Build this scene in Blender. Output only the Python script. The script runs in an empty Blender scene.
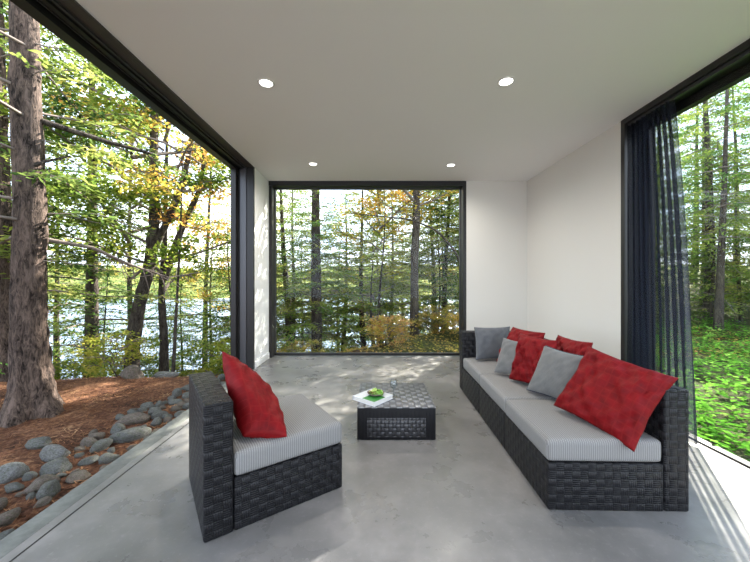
import bpy, bmesh, math, random
import numpy as np
from mathutils import Vector, Matrix
PI = math.pi
R = math.radians
SC = bpy.context.scene
COL = SC.collection

# ------------------------------------------------------------------ camera
cam = bpy.data.objects.new('camera', bpy.data.cameras.new('camera'))
COL.objects.link(cam)
cam.location = (0, 0, 1.2)
cam.rotation_euler = (R(90), 0, 0)
cam.data.sensor_width = 36.0
cam.data.lens = 329 / 750 * 36
cam.data.shift_x = 1 / 750
cam.data.shift_y = -2 / 750
cam.data.clip_end = 600
SC.camera = cam

# ------------------------------------------------------------------ sky, sun, exposure
SUN_AZ, SUN_EL = 33, 36          # degrees to the right of straight ahead, height
SUN_POWER, SKY_POWER, EXPOSURE = 13.0, 1.65, 1.4
SC.view_settings.view_transform = 'Standard'
SC.view_settings.look = 'None'
SC.view_settings.gamma = 1
SC.view_settings.use_curve_mapping = False
SC.view_settings.exposure = EXPOSURE
w = bpy.data.worlds.new('sky'); SC.world = w; w.use_nodes = True
nt = w.node_tree; nt.nodes.clear()
def WN(t, **k):
    n = nt.nodes.new(t)
    for a, b in k.items(): setattr(n, a, b)
    return n
wo = WN('ShaderNodeOutputWorld'); bg = WN('ShaderNodeBackground'); tc = WN('ShaderNodeTexCoord')
sx = WN('ShaderNodeSeparateXYZ'); cr = WN('ShaderNodeValToRGB'); noi = WN('ShaderNodeTexNoise')
mix = WN('ShaderNodeMix', data_type='RGBA'); cr2 = WN('ShaderNodeValToRGB')
nt.links.new(tc.outputs['Generated'], sx.inputs[0]); nt.links.new(sx.outputs['Z'], cr.inputs[0])
cr.color_ramp.elements[0].position = 0.0; cr.color_ramp.elements[0].color = (0.72, 0.84, 1.0, 1)
cr.color_ramp.elements[1].position = 0.7; cr.color_ramp.elements[1].color = (0.36, 0.56, 0.95, 1)
nt.links.new(tc.outputs['Generated'], noi.inputs['Vector']); noi.inputs['Scale'].default_value = 2.6; noi.inputs['Detail'].default_value = 6
nt.links.new(noi.outputs['Fac'], cr2.inputs[0])
cr2.color_ramp.elements[0].position = 0.42; cr2.color_ramp.elements[1].position = 0.62
nt.links.new(cr2.outputs['Color'], mix.inputs['Factor']); nt.links.new(cr.outputs['Color'], mix.inputs['A']); mix.inputs['B'].default_value = (0.95, 0.97, 1, 1)
nt.links.new(mix.outputs['Result'], bg.inputs['Color']); bg.inputs['Strength'].default_value = SKY_POWER
nt.links.new(bg.outputs[0], wo.inputs[0])
sl = bpy.data.lights.new('sun', 'SUN'); sl.energy = SUN_POWER; sl.angle = R(0.6); sl.color = (1.0, 0.93, 0.82)
so = bpy.data.objects.new('sun', sl); COL.objects.link(so)
sd = Vector((math.sin(R(SUN_AZ)) * math.cos(R(SUN_EL)), math.cos(R(SUN_AZ)) * math.cos(R(SUN_EL)), math.sin(R(SUN_EL))))
so.rotation_euler = sd.to_track_quat('Z', 'Y').to_euler(); so.location = (10, 14, 12)
SC.cycles.use_denoising = True
SC.cycles.max_bounces = 8; SC.cycles.diffuse_bounces = 5; SC.cycles.glossy_bounces = 3
SC.cycles.transmission_bounces = 6; SC.cycles.transparent_max_bounces = 12
SC.cycles.sample_clamp_indirect = 6; SC.cycles.caustics_reflective = False; SC.cycles.caustics_refractive = False

# ------------------------------------------------------------------ material helpers
class NT:
    def __init__(s, name):
        s.m = bpy.data.materials.new(name); s.m.use_nodes = True
        s.t = s.m.node_tree; s.t.nodes.clear()
        s.out = s.t.nodes.new('ShaderNodeOutputMaterial')
    def n(s, t, ins=None, **k):
        x = s.t.nodes.new(t)
        for a, b in k.items(): setattr(x, a, b)
        for a, b in (ins or {}).items():
            if isinstance(b, bpy.types.NodeSocket): s.t.links.new(b, x.inputs[a])
            else: x.inputs[a].default_value = b
        return x
    def math(s, op, a, b=0.0, c=None):
        d = {0: a, 1: b}
        if c is not None: d[2] = c
        return s.n('ShaderNodeMath', d, operation=op).outputs[0]
    def mixc(s, f, a, b):
        return s.n('ShaderNodeMix', {'Factor': f, 'A': a, 'B': b}, data_type='RGBA').outputs['Result']
    def ramp(s, f, stops):
        x = s.n('ShaderNodeValToRGB', {0: f}); e = x.color_ramp.elements
        while len(e) < len(stops): e.new(0.5)
        for i, (p, c) in enumerate(stops):
            e[i].position = p; e[i].color = (c, c, c, 1) if isinstance(c, (int, float)) else (*c, 1)
        return x.outputs[0]
    def noise(s, scale, vec=None, detail=4, rough=0.5, dist=0.0):
        d = {'Scale': scale, 'Detail': detail, 'Roughness': rough, 'Distortion': dist}
        if vec is not None: d['Vector'] = vec
        return s.n('ShaderNodeTexNoise', d).outputs['Fac']
    def obj(s): return s.n('ShaderNodeTexCoord').outputs['Object']
    def uv(s): return s.n('ShaderNodeTexCoord').outputs['UV']
    def pos(s): return s.n('ShaderNodeNewGeometry').outputs['Position']
    def bump(s, h, strength=0.5, dist=0.01):
        return s.n('ShaderNodeBump', {'Height': h, 'Strength': strength, 'Distance': dist}).outputs[0]
    def bsdf(s, col, rough=0.5, spec=0.5, metal=0.0, normal=None, **extra):
        d = {'Base Color': col if isinstance(col, bpy.types.NodeSocket) else (*col, 1), 'Roughness': rough, 'Specular IOR Level': spec, 'Metallic': metal}
        d.update(extra)
        if normal is not None: d['Normal'] = normal
        b = s.n('ShaderNodeBsdfPrincipled', d)
        s.t.links.new(b.outputs[0], s.out.inputs[0])
        return b
    def surf(s, sock): s.t.links.new(sock, s.out.inputs[0])

def plain(name, col, rough=0.5, **k):
    t = NT(name); t.bsdf(col, rough, **k); return t.m

M = {}
# painted plaster
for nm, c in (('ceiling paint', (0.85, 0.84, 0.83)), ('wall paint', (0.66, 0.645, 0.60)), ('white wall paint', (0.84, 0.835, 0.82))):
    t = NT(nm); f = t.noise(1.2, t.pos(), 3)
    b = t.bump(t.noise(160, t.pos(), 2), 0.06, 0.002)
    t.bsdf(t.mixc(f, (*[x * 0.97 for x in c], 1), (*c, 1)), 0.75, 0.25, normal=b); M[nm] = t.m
# polished concrete
t = NT('polished concrete'); p = t.pos()
a = t.noise(1.1, p, 5, 0.62, 0.0); b2 = t.noise(3.2, p, 6, 0.62, 0.0); c2 = t.noise(38, p, 4, 0.7)
col = t.ramp(a, [(0.32, (0.115, 0.112, 0.108)), (0.5, (0.195, 0.187, 0.179)), (0.66, (0.32, 0.298, 0.284))])
col = t.mixc(t.ramp(b2, [(0.30, 0.55), (0.60, 0.0)]), col, (0.12, 0.117, 0.113, 1))
col = t.mixc(t.ramp(c2, [(0.55, 0.0), (0.8, 0.25)]), col, (0.42, 0.40, 0.39, 1))
t.bsdf(col, t.ramp(b2, [(0.3, 0.22), (0.7, 0.40)]), 0.5, normal=t.bump(t.noise(14, p, 5), 0.05, 0.01)); M['concrete'] = t.m
# raw edge of the slab
t = NT('slab edge concrete'); p = t.pos()
t.bsdf(t.ramp(t.noise(7, p, 6, 0.7), [(0.3, (0.08, 0.085, 0.078)), (0.7, (0.17, 0.175, 0.16))]), 0.75, 0.3, normal=t.bump(t.noise(40, p, 5), 0.25, 0.01)); M['kerb'] = t.m
# dark frames
M['frame'] = plain('dark bronze metal', (0.018, 0.017, 0.017), 0.38, metal=0.3)
M['track'] = plain('grey aluminium track', (0.08, 0.08, 0.085), 0.4, metal=0.7)
# brushed brown soffit lining
t = NT('dark stained lining'); p = t.pos()
t.bsdf(t.ramp(t.noise(3, t.n('ShaderNodeMapping', {'Vector': p, 'Scale': (30, 1.2, 30)}).outputs[0], 5), [(0.3, (0.035, 0.029, 0.026)), (0.7, (0.06, 0.05, 0.044))]), 0.5, 0.4); M['lining'] = t.m
# glass
t = NT('window glass')
fr = t.math('ADD', t.math('MULTIPLY', t.math('POWER', t.n('ShaderNodeLayerWeight', {'Blend': 0.5}).outputs['Facing'], 5.0), 0.3), 0.008)
ms = t.n('ShaderNodeMixShader', {0: fr, 1: t.n('ShaderNodeBsdfTransparent', {'Color': (0.97, 0.985, 0.98, 1)}).outputs[0], 2: t.n('ShaderNodeBsdfGlossy', {'Roughness': 0.02}).outputs[0]})
t.surf(ms.outputs[0]); M['glass'] = t.m
t = NT('drinking glass'); fr = t.math('ADD', t.math('MULTIPLY', t.math('POWER', t.n('ShaderNodeLayerWeight', {'Blend': 0.5}).outputs['Facing'], 2.5), 0.6), 0.10)
ms = t.n('ShaderNodeMixShader', {0: fr, 1: t.n('ShaderNodeBsdfTransparent', {'Color': (0.88, 0.91, 0.92, 1)}).outputs[0], 2: t.n('ShaderNodeBsdfGlossy', {'Roughness': 0.03}).outputs[0]})
t.surf(ms.outputs[0]); M['drinking glass'] = t.m
# basket weave in metres of UV
def weave(name, cell=0.041, strands=4.0, lo=(0.004, 0.004, 0.005), hi=(0.015, 0.0147, 0.0165), vertical=False, rough=0.42, par_k=0.45, spec=0.22, bs=1.0):
    t = NT(name); s = t.n('ShaderNodeSeparateXYZ', {0: t.uv()})
    u = t.math('DIVIDE', s.outputs[0], cell); v = t.math('DIVIDE', s.outputs[1], cell)
    fu = t.math('FRACT', u); fv = t.math('FRACT', v)
    par = t.math('FLOORED_MODULO', t.math('ADD', t.math('FLOOR', u), t.math('FLOOR', v)), 2.0)
    def pick(A, B):  # par==1 -> A else B
        return t.math('ADD', t.math('MULTIPLY', par, A), t.math('MULTIPLY', t.math('SUBTRACT', 1.0, par), B))
    if vertical:
        across, along = fu, fv
    else:
        across, along = pick(fu, fv), pick(fv, fu)
    st = t.math('POWER', t.math('ABSOLUTE', t.math('SINE', t.math('MULTIPLY', across, PI * strands))), 0.6)
    bu = t.math('POWER', t.math('MAXIMUM', t.math('SINE', t.math('MULTIPLY', along, PI)), 0.0), 0.7)
    if vertical: bu = 0.5
    h = t.math('ADD', t.math('MULTIPLY', st, 0.35), t.math('MULTIPLY', bu, 1.0 if not vertical else 0.2))
    shade = t.math('MULTIPLY', st, t.math('ADD', 0.45, t.math('MULTIPLY', par, par_k)) if not vertical else 0.5)
    shade = t.math('MULTIPLY', shade, t.math('ADD', 0.7, t.noise(9, t.obj(), 3)))
    t.bsdf(t.mixc(shade, (*lo, 1), (*hi, 1)), rough, spec, normal=t.bump(h, bs, 0.006))
    return t.m
M['wicker'] = weave('black basket weave')
M['wicker strip'] = weave('black vertical weave', vertical=True, hi=(0.014, 0.014, 0.016))
M['wicker panel'] = weave('dark basket weave panel', cell=0.030, strands=1.0, lo=(0.006, 0.006, 0.007), hi=(0.05, 0.05, 0.055), rough=0.33, par_k=0.5, spec=0.45, bs=0.9)
M['wicker table'] = weave('glossy weave with painted glints', cell=0.047, strands=1.0, hi=(0.20, 0.205, 0.22), rough=0.28, par_k=0.9, spec=0.5, bs=0.45)  # window glints painted into the colour as pale alternate blocks
# seat fabric
t = NT('ribbed grey seat fabric'); s = t.n('ShaderNodeSeparateXYZ', {0: t.uv()})
rib = t.math('ABSOLUTE', t.math('SINE', t.math('MULTIPLY', s.outputs[0], PI / 0.011)))
zig = t.math('ABSOLUTE', t.math('SINE', t.math('ADD', t.math('MULTIPLY', s.outputs[1], PI / 0.006), t.math('MULTIPLY', t.math('FLOOR', t.math('DIVIDE', s.outputs[0], 0.011)), 1.57))))
f = t.math('MULTIPLY', rib, t.math('ADD', 0.45, t.math('MULTIPLY', zig, 0.55)))
t.bsdf(t.mixc(f, (0.13, 0.13, 0.13, 1), (0.30, 0.295, 0.287, 1)), 0.85, 0.2, normal=t.bump(f, 0.35, 0.002)); M['seat fabric'] = t.m
def cloth(name, a, b, scale=1.0, sheen=0.2):
    t = NT(name); s = t.n('ShaderNodeSeparateXYZ', {0: t.uv()})
    w1 = t.math('ABSOLUTE', t.math('SINE', t.math('MULTIPLY', s.outputs[0], PI / 0.006)))
    w2 = t.math('ABSOLUTE', t.math('SINE', t.math('MULTIPLY', s.outputs[1], PI / 0.009)))
    f = t.math('ADD', t.math('MULTIPLY', t.math('MULTIPLY', w1, w2), 0.5), t.math('MULTIPLY', t.noise(14, t.obj(), 4), 0.6))
    t.bsdf(t.mixc(f, (*a, 1), (*b, 1)), 0.8, 0.2, normal=t.bump(f, 0.25, 0.003), **{'Sheen Weight': sheen})
    return t.m
M['grey cloth'] = cloth('grey pillow cloth', (0.07, 0.073, 0.073), (0.19, 0.193, 0.19))
M['slate cloth'] = cloth('slate pillow cloth', (0.055, 0.06, 0.067), (0.12, 0.126, 0.135))
M['piping'] = plain('navy piping', (0.02, 0.025, 0.04), 0.7)
# red jacquard
t = NT('red jacquard cloth'); s = t.n('ShaderNodeSeparateXYZ', {0: t.uv()})
du = t.math('PINGPONG', s.outputs[0], 0.021); dv = t.math('PINGPONG', s.outputs[1], 0.021)
pat = t.math('LESS_THAN', t.math('MINIMUM', du, dv), 0.003)
mo = t.noise(22, t.obj(), 4)
col = t.mixc(mo, (0.06, 0.001, 0.002, 1), (0.235, 0.004, 0.007, 1))
col = t.mixc(t.math('MULTIPLY', pat, 0.08), col, (0.42, 0.04, 0.03, 1))
t.bsdf(col, 0.6, 0.15, normal=t.bump(t.math('ADD', mo, t.math('MULTIPLY', pat, 0.4)), 0.45, 0.006)); M['red cloth'] = t.m
# curtain: sheer dark cloth
t = NT('sheer navy curtain cloth')
df = t.n('ShaderNodeBsdfDiffuse', {'Color': (0.022, 0.026, 0.038, 1)}); tl = t.n('ShaderNodeBsdfTranslucent', {'Color': (0.03, 0.035, 0.05, 1)})
m1 = t.n('ShaderNodeMixShader', {0: 0.4, 1: df.outputs[0], 2: tl.outputs[0]})
m2 = t.n('ShaderNodeMixShader', {0: 0.24, 1: m1.outputs[0], 2: t.n('ShaderNodeBsdfTransparent').outputs[0]})
t.surf(m2.outputs[0]); M['curtain'] = t.m
# lamps
M['lamp ring'] = plain('white lamp ring', (0.75, 0.74, 0.72), 0.4)
t = NT('lit lamp lens'); t.surf(t.n('ShaderNodeEmission', {'Color': (1, 0.97, 0.92, 1), 'Strength': 3.0}).outputs[0]); M['lens'] = t.m
# table things
M['white cover'] = plain('white book cover', (0.60, 0.62, 0.65), 0.35)
M['green patch'] = plain('green cover patch', (0.035, 0.20, 0.04), 0.35)
M['pages'] = plain('page edges', (0.70, 0.69, 0.66), 0.8)
M['plate'] = plain('brown glazed plate', (0.16, 0.12, 0.10), 0.25)
M['lettuce'] = plain('lettuce green', (0.16, 0.36, 0.04), 0.5)
M['pale lettuce'] = plain('pale lettuce green', (0.42, 0.52, 0.16), 0.5)
M['radish'] = plain('pink radish', (0.5, 0.16, 0.14), 0.5)
# bark
def bark(name, a, b, sc=1.0):
    t = NT(name); p = t.n('ShaderNodeMapping', {'Vector': t.obj(), 'Scale': (1, 1, 0.28)}).outputs[0]
    vo = t.noise(34 * sc, p, 5, 0.7, 1.5)
    nz = t.noise(14 * sc, p, 6, 0.65)
    f = t.math('ADD', t.math('MULTIPLY', vo, 0.6), t.math('MULTIPLY', nz, 0.5))
    t.bsdf(t.ramp(f, [(0.44, a), (0.66, b)]), 0.9, 0.15, normal=t.bump(f, 0.9, 0.04)); return t.m
M['pine bark'] = bark('grey brown pine bark', (0.010, 0.0075, 0.0065), (0.15, 0.11, 0.09))
M['dark bark'] = bark('dark bark', (0.018, 0.014, 0.012), (0.10, 0.085, 0.07))
M['grey bark'] = bark('smooth grey bark', (0.05, 0.045, 0.035), (0.18, 0.165, 0.13))
M['dead wood'] = plain('dead grey twig wood', (0.16, 0.13, 0.11), 0.9)
# foliage: translucent leaves, colour patches by place in the crown
def leaf(name, cols, sc=1.1, trans=0.55):
    t = NT(name); oi = t.n('ShaderNodeObjectInfo')
    v = t.n('ShaderNodeVectorMath', {0: t.obj(), 1: t.n('ShaderNodeCombineXYZ', {0: t.math('MULTIPLY', oi.outputs['Random'], 37.0)}).outputs[0]}, operation='ADD').outputs[0]
    f = t.math('ADD', t.math('MULTIPLY', t.noise(sc, v, 3), 0.65), t.math('MULTIPLY', t.noise(11, v, 2), 0.45))
    f = t.math('ADD', f, t.math('MULTIPLY', t.math('SUBTRACT', oi.outputs['Random'], 0.5), 0.12))
    n = len(cols); c = t.ramp(f, [(0.30 + 0.40 * i / (n - 1), cc) for i, cc in enumerate(cols)])
    d = t.n('ShaderNodeBsdfDiffuse', {'Color': c}); tr = t.n('ShaderNodeBsdfTranslucent', {'Color': c})
    t.surf(t.n('ShaderNodeMixShader', {0: trans, 1: d.outputs[0], 2: tr.outputs[0]}).outputs[0]); return t.m
M['pine needles'] = leaf('pine needles', [(0.018, 0.042, 0.016), (0.07, 0.13, 0.035), (0.22, 0.28, 0.065), (0.48, 0.44, 0.13)])
M['hemlock needles'] = leaf('hemlock needles', [(0.013, 0.042, 0.018), (0.05, 0.12, 0.035), (0.15, 0.26, 0.055), (0.38, 0.42, 0.09)])
M['maple leaves'] = leaf('green maple leaves', [(0.03, 0.06, 0.015), (0.10, 0.17, 0.03), (0.26, 0.32, 0.05), (0.48, 0.42, 0.09)])
M['yellow leaves'] = leaf('yellow autumn leaves', [(0.07, 0.12, 0.03), (0.24, 0.27, 0.05), (0.55, 0.42, 0.08), (0.62, 0.27, 0.08)])
M['autumn leaves'] = leaf('autumn shrub leaves', [(0.06, 0.09, 0.025), (0.22, 0.24, 0.05), (0.60, 0.45, 0.12), (0.55, 0.24, 0.10)], 2.0)
M['ground leaves'] = leaf('bright ground leaves', [(0.02, 0.075, 0.015), (0.06, 0.19, 0.02), (0.15, 0.36, 0.04), (0.32, 0.50, 0.10)], 2.2, 0.35)
# ground
t = NT('forest floor'); p = t.pos(); s = t.n('ShaderNodeSeparateXYZ', {0: p})
n1 = t.noise(1.6, p, 6, 0.65); n2 = t.noise(30, p, 5, 0.7)
need = t.ramp(t.math('ADD', t.math('MULTIPLY', n1, 0.5), t.math('MULTIPLY', n2, 0.55)), [(0.40, (0.025, 0.013, 0.009)), (0.54, (0.12, 0.055, 0.032)), (0.70, (0.36, 0.20, 0.11))])
mossy = t.ramp(t.math('ADD', t.math('MULTIPLY', n1, 0.5), t.math('MULTIPLY', n2, 0.55)), [(0.36, (0.02, 0.025, 0.012)), (0.55, (0.06, 0.07, 0.025)), (0.70, (0.20, 0.16, 0.07))])
t.bsdf(t.mixc(t.ramp(t.math('ADD', s.outputs[0], t.math('MULTIPLY', n1, 1.5)), [(0.0, 0.0), (1.0, 1.0)]), need, mossy), 0.95, 0.1, normal=t.bump(n2, 0.9, 0.05)); M['ground'] = t.m
M['needle litter'] = leaf('fallen pine needles', [(0.05, 0.022, 0.013), (0.14, 0.065, 0.035), (0.30, 0.16, 0.085), (0.55, 0.36, 0.20)], 3.0, 0.1)
def rockm(name, a, b):
    t = NT(name); oi = t.n('ShaderNodeObjectInfo')
    v = t.n('ShaderNodeVectorMath', {0: t.obj(), 1: t.n('ShaderNodeCombineXYZ', {0: t.math('MULTIPLY', oi.outputs['Random'], 50.0)}).outputs[0]}, operation='ADD').outputs[0]
    f = t.noise(8, v, 6, 0.7)
    c = t.ramp(f, [(0.3, a), (0.7, b)])
    c = t.mixc(t.math('MULTIPLY', t.ramp(t.noise(5, v, 4), [(0.5, 0.0), (0.62, 1.0)]), 0.5), c, (0.05, 0.065, 0.03, 1))
    t.bsdf(c, 0.85, 0.25, normal=t.bump(f, 0.6, 0.03)); return t.m
M['rock'] = rockm('grey rock', (0.035, 0.036, 0.033), (0.14, 0.14, 0.135))
M['brown rock'] = rockm('brown rock', (0.045, 0.036, 0.03), (0.16, 0.13, 0.11))
M['pale rock'] = rockm('pale rock', (0.05, 0.05, 0.05), (0.18, 0.18, 0.178))
# water
t = NT('lake water'); p = t.n('ShaderNodeMapping', {'Vector': t.pos(), 'Scale': (1, 2.2, 1)}).outputs[0]
t.bsdf((0.14, 0.19, 0.26), 0.22, 0.9, normal=t.bump(t.noise(1.6, p, 4), 0.8, 0.5)); M['water'] = t.m
t = NT('far shore woods'); f = t.noise(0.22, t.pos(), 8, 0.75)
t.bsdf(t.ramp(f, [(0.35, (0.03, 0.06, 0.02)), (0.52, (0.15, 0.19, 0.05)), (0.65, (0.42, 0.34, 0.09))]), 0.95, 0.1, normal=t.bump(f, 1.0, 2.0)); M['far hill'] = t.m

# ------------------------------------------------------------------ object helpers
def link(name, me, mat=None, parent=None, loc=None, rot=None):
    o = bpy.data.objects.new(name, me); COL.objects.link(o)
    if mat is not None and me is not None and not me.materials:
        me.materials.append(M[mat] if isinstance(mat, str) else mat)
    if parent is not None: o.parent = parent
    if loc is not None: o.location = loc
    if rot is not None: o.rotation_euler = rot
    return o
def tag(o, label=None, cat=None, group=None, kind=None):
    if label: o['label'] = label
    if cat: o['category'] = cat
    if group: o['group'] = group
    if kind: o['kind'] = kind
    return o
def empty(name, loc=(0, 0, 0), rz=0.0):
    o = bpy.data.objects.new(name, None); COL.objects.link(o); o.location = loc; o.rotation_euler = (0, 0, rz)
    o.empty_display_size = 0.1
    return o
def boxuv(me):
    uvl = me.uv_layers.new(name='UVMap') if not me.uv_layers else me.uv_layers[0]
    for p in me.polygons:
        n = p.normal; ax = max(range(3), key=lambda i: abs(n[i]))
        for li in p.loop_indices:
            c = me.vertices[me.loops[li].vertex_index].co
            uvl.data[li].uv = ((c.y, c.z) if ax == 0 else (c.x, c.z) if ax == 1 else (c.x, c.y))
def box_me(name, x0, x1, y0, y1, z0, z1, bev=0.0, seg=2, uv=False, cuts=0):
    bm = bmesh.new(); bmesh.ops.create_cube(bm, size=1)
    bmesh.ops.scale(bm, vec=(x1 - x0, y1 - y0, z1 - z0), verts=bm.verts)
    bmesh.ops.translate(bm, vec=((x0 + x1) / 2, (y0 + y1) / 2, (z0 + z1) / 2), verts=bm.verts)
    if bev: bmesh.ops.bevel(bm, geom=list(bm.edges), offset=bev, segments=seg, profile=0.5, affect='EDGES')
    me = bpy.data.meshes.new(name); bm.to_mesh(me); bm.free()
    if uv: me.update(); boxuv(me)
    if bev:
        for p in me.polygons: p.use_smooth = True
        me.set_sharp_from_angle(angle=R(50))
    return me
def boxes_me(name, lst):
    bm = bmesh.new()
    for (x0, x1, y0, y1, z0, z1) in lst:
        r = bmesh.ops.create_cube(bm, size=1)['verts']
        bmesh.ops.scale(bm, vec=(x1 - x0, y1 - y0, z1 - z0), verts=r)
        bmesh.ops.translate(bm, vec=((x0 + x1) / 2, (y0 + y1) / 2, (z0 + z1) / 2), verts=r)
    me = bpy.data.meshes.new(name); bm.to_mesh(me); bm.free(); return me
def struct(name, me, mat): return tag(link(name, me, mat), kind='structure')
def np_mesh(name, V, Q, smooth=False):
    V = np.asarray(V, dtype=np.float32); Q = np.asarray(Q, dtype=np.int32)
    me = bpy.data.meshes.new(name); k = Q.shape[1]
    me.vertices.add(len(V)); me.vertices.foreach_set('co', V.ravel())
    me.loops.add(Q.size); me.loops.foreach_set('vertex_index', Q.ravel())
    me.polygons.add(len(Q)); me.polygons.foreach_set('loop_start', np.arange(0, Q.size, k, dtype=np.int32))
    if smooth: me.polygons.foreach_set('use_smooth', np.ones(len(Q), dtype=bool))
    me.update(calc_edges=True); return me
def lathe_me(name, prof, n=24):
    V = []; Q = []
    for (r, z) in prof:
        for i in range(n):
            a = 2 * PI * i / n; V.append((r * math.cos(a), r * math.sin(a), z))
    for j in range(len(prof) - 1):
        for i in range(n):
            Q.append((j * n + i, j * n + (i + 1) % n, (j + 1) * n + (i + 1) % n, (j + 1) * n + i))
    return np_mesh(name, V, Q, True)
def tubes_np(paths, n=7):
    """paths: list of (points, radii) -> vertices, quads"""
    V = []; Q = []; base = 0
    for pts, rad in paths:
        pts = np.asarray(pts, float); m = len(pts)
        tg = np.gradient(pts, axis=0); tg /= np.linalg.norm(tg, axis=1)[:, None] + 1e-9
        ref = np.array([0.13, 0.99, 0.05]) if abs(tg[0][2]) > 0.6 else np.array([0, 0, 1.0])
        a = np.cross(tg, ref); a /= np.linalg.norm(a, axis=1)[:, None] + 1e-9
        b = np.cross(tg, a)
        ang = np.arange(n) * 2 * PI / n
        rad = np.asarray(rad, float)
        ring = pts[:, None, :] + rad[:, None, None] * (np.cos(ang)[None, :, None] * a[:, None, :] + np.sin(ang)[None, :, None] * b[:, None, :])
        V.append(ring.reshape(-1, 3))
        i = np.arange(n); j = (i + 1) % n
        for k in range(m - 1):
            Q.append(np.stack([base + k * n + i, base + k * n + j, base + (k + 1) * n + j, base + (k + 1) * n + i], 1))
        base += m * n
    return np.concatenate(V), np.concatenate(Q)
def tubes_me(name, paths, n=7):
    V, Q = tubes_np(paths, n); return np_mesh(name, V, Q, True)

# ------------------------------------------------------------------ the room
ZC = 2.69; XL, XR = -1.60, 2.33; YB = 5.0; YF = -1.6; TH = 0.25
struct('floor', box_me('floor', XL - 0.0, XR + 0.06, YF, YB + 0.05, -0.15, 0.0), 'concrete')
struct('trim_1', box_me('slab edge', -1.725, XL, YF, YB - 0.65, -0.17, -0.004, 0.006), 'kerb')
struct('trim_2', boxes_me('floor groove', [(-1.548, -1.540, YF, YB - 0.62, -0.01, 0.0012)]), 'frame')
struct('ceiling', boxes_me('ceiling', [(XL - TH - 0.01, XR + TH + 0.01, YF, YB + TH + 0.01, ZC, ZC + 0.32)]), 'ceiling paint')
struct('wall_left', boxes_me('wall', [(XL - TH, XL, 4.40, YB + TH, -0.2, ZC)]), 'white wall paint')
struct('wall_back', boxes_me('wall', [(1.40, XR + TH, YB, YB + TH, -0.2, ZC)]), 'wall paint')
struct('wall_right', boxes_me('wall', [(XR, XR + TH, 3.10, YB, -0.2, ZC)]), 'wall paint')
struct('baseboard_left', box_me('baseboard', XL, XL + 0.018, 4.40, YB - 0.02, 0, 0.09, 0.004), 'white wall paint')
# dark lining of the left opening
struct('trim_3', boxes_me('left lining', [(XL - TH - 0.01, XL + 0.004, YF, 4.40, ZC - 0.012, ZC + 0.0),
                                     ]), 'lining')
struct('trim_4', boxes_me('left opening post and rails', [
    (XL - TH, XL + 0.003, 4.36, 4.40, 0, ZC), (XL - TH - 0.015, XL - TH + 0.05, 4.28, 4.36, -0.1, ZC - 0.04),
    (XL - TH - 0.02, XL - TH + 0.06, YF, 4.36, ZC - 0.06, ZC - 0.012), (XL - 0.15, XL - 0.12, YF, 4.36, ZC - 0.03, ZC - 0.012)]), 'frame')
struct('trim_5', boxes_me('left door track', [(XL - 0.095, XL - 0.085, YF, 4.36, ZC - 0.026, ZC - 0.012), (XL - 0.165, XL - 0.158, YF, 4.36, ZC - 0.034, ZC - 0.012),
    (XL - 0.17, XL - 0.09, 4.345, 4.362, 0.0, ZC - 0.012)]), 'track')
# back window
wf = struct('window_1', boxes_me('back window frame', [
    (XL, XL + 0.045, YB + 0.01, YB + TH, 0, ZC), (1.355, 1.402, YB - 0.005, YB + TH, 0, ZC),
    (XL, 1.402, YB - 0.004, YB + TH, ZC - 0.07, ZC), (XL + 0.04, 1.36, YB + 0.14, YB + 0.20, 0, 0.035)]), 'frame')
sl_ = struct('trim_6', boxes_me('window sill', [(XL + 0.04, 1.36, YB + 0.05, YB + 0.14, -0.05, 0.004)]), 'kerb')
g = link('window_glass', boxes_me('pane', [(XL + 0.04, 1.36, YB + 0.165, YB + 0.169, 0.03, ZC - 0.07)]), 'glass', wf)
g2 = link('glazing_bead', boxes_me('bead', [(XL + 0.045, XL + 0.055, YB + 0.15, YB + 0.19, 0.03, ZC - 0.07), (1.345, 1.355, YB + 0.15, YB + 0.19, 0.03, ZC - 0.07), (XL + 0.04, 1.36, YB + 0.15, YB + 0.19, 0.03, 0.042), (XL + 0.04, 1.36, YB + 0.15, YB + 0.19, ZC - 0.08, ZC - 0.07)]), 'track', wf)
# right window
wr = struct('window_2', boxes_me('right window frame', [
    (XR - 0.003, XR + TH, 3.055, 3.102, 0, ZC), (XR - 0.004, XR + TH, YF, 3.10, ZC - 0.05, ZC),
    (XR + 0.16, XR + 0.22, 2.98, 3.06, 0, ZC - 0.05), (XR + 0.16, XR + 0.22, YF, 3.0, ZC - 0.12, ZC - 0.05), (XR + 0.05, XR + 0.11, YF, 3.06, -0.1, 0.012)]), 'frame')
link('window_glass', boxes_me('pane', [(XR + 0.075, XR + 0.079, YF, 3.06, 0.0, ZC - 0.05)]), 'glass', wr)
link('curtain_track', boxes_me('track', [(XR + 0.02, XR + 0.05, YF, 3.05, ZC - 0.075, ZC - 0.05)]), 'track', wr)

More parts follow.
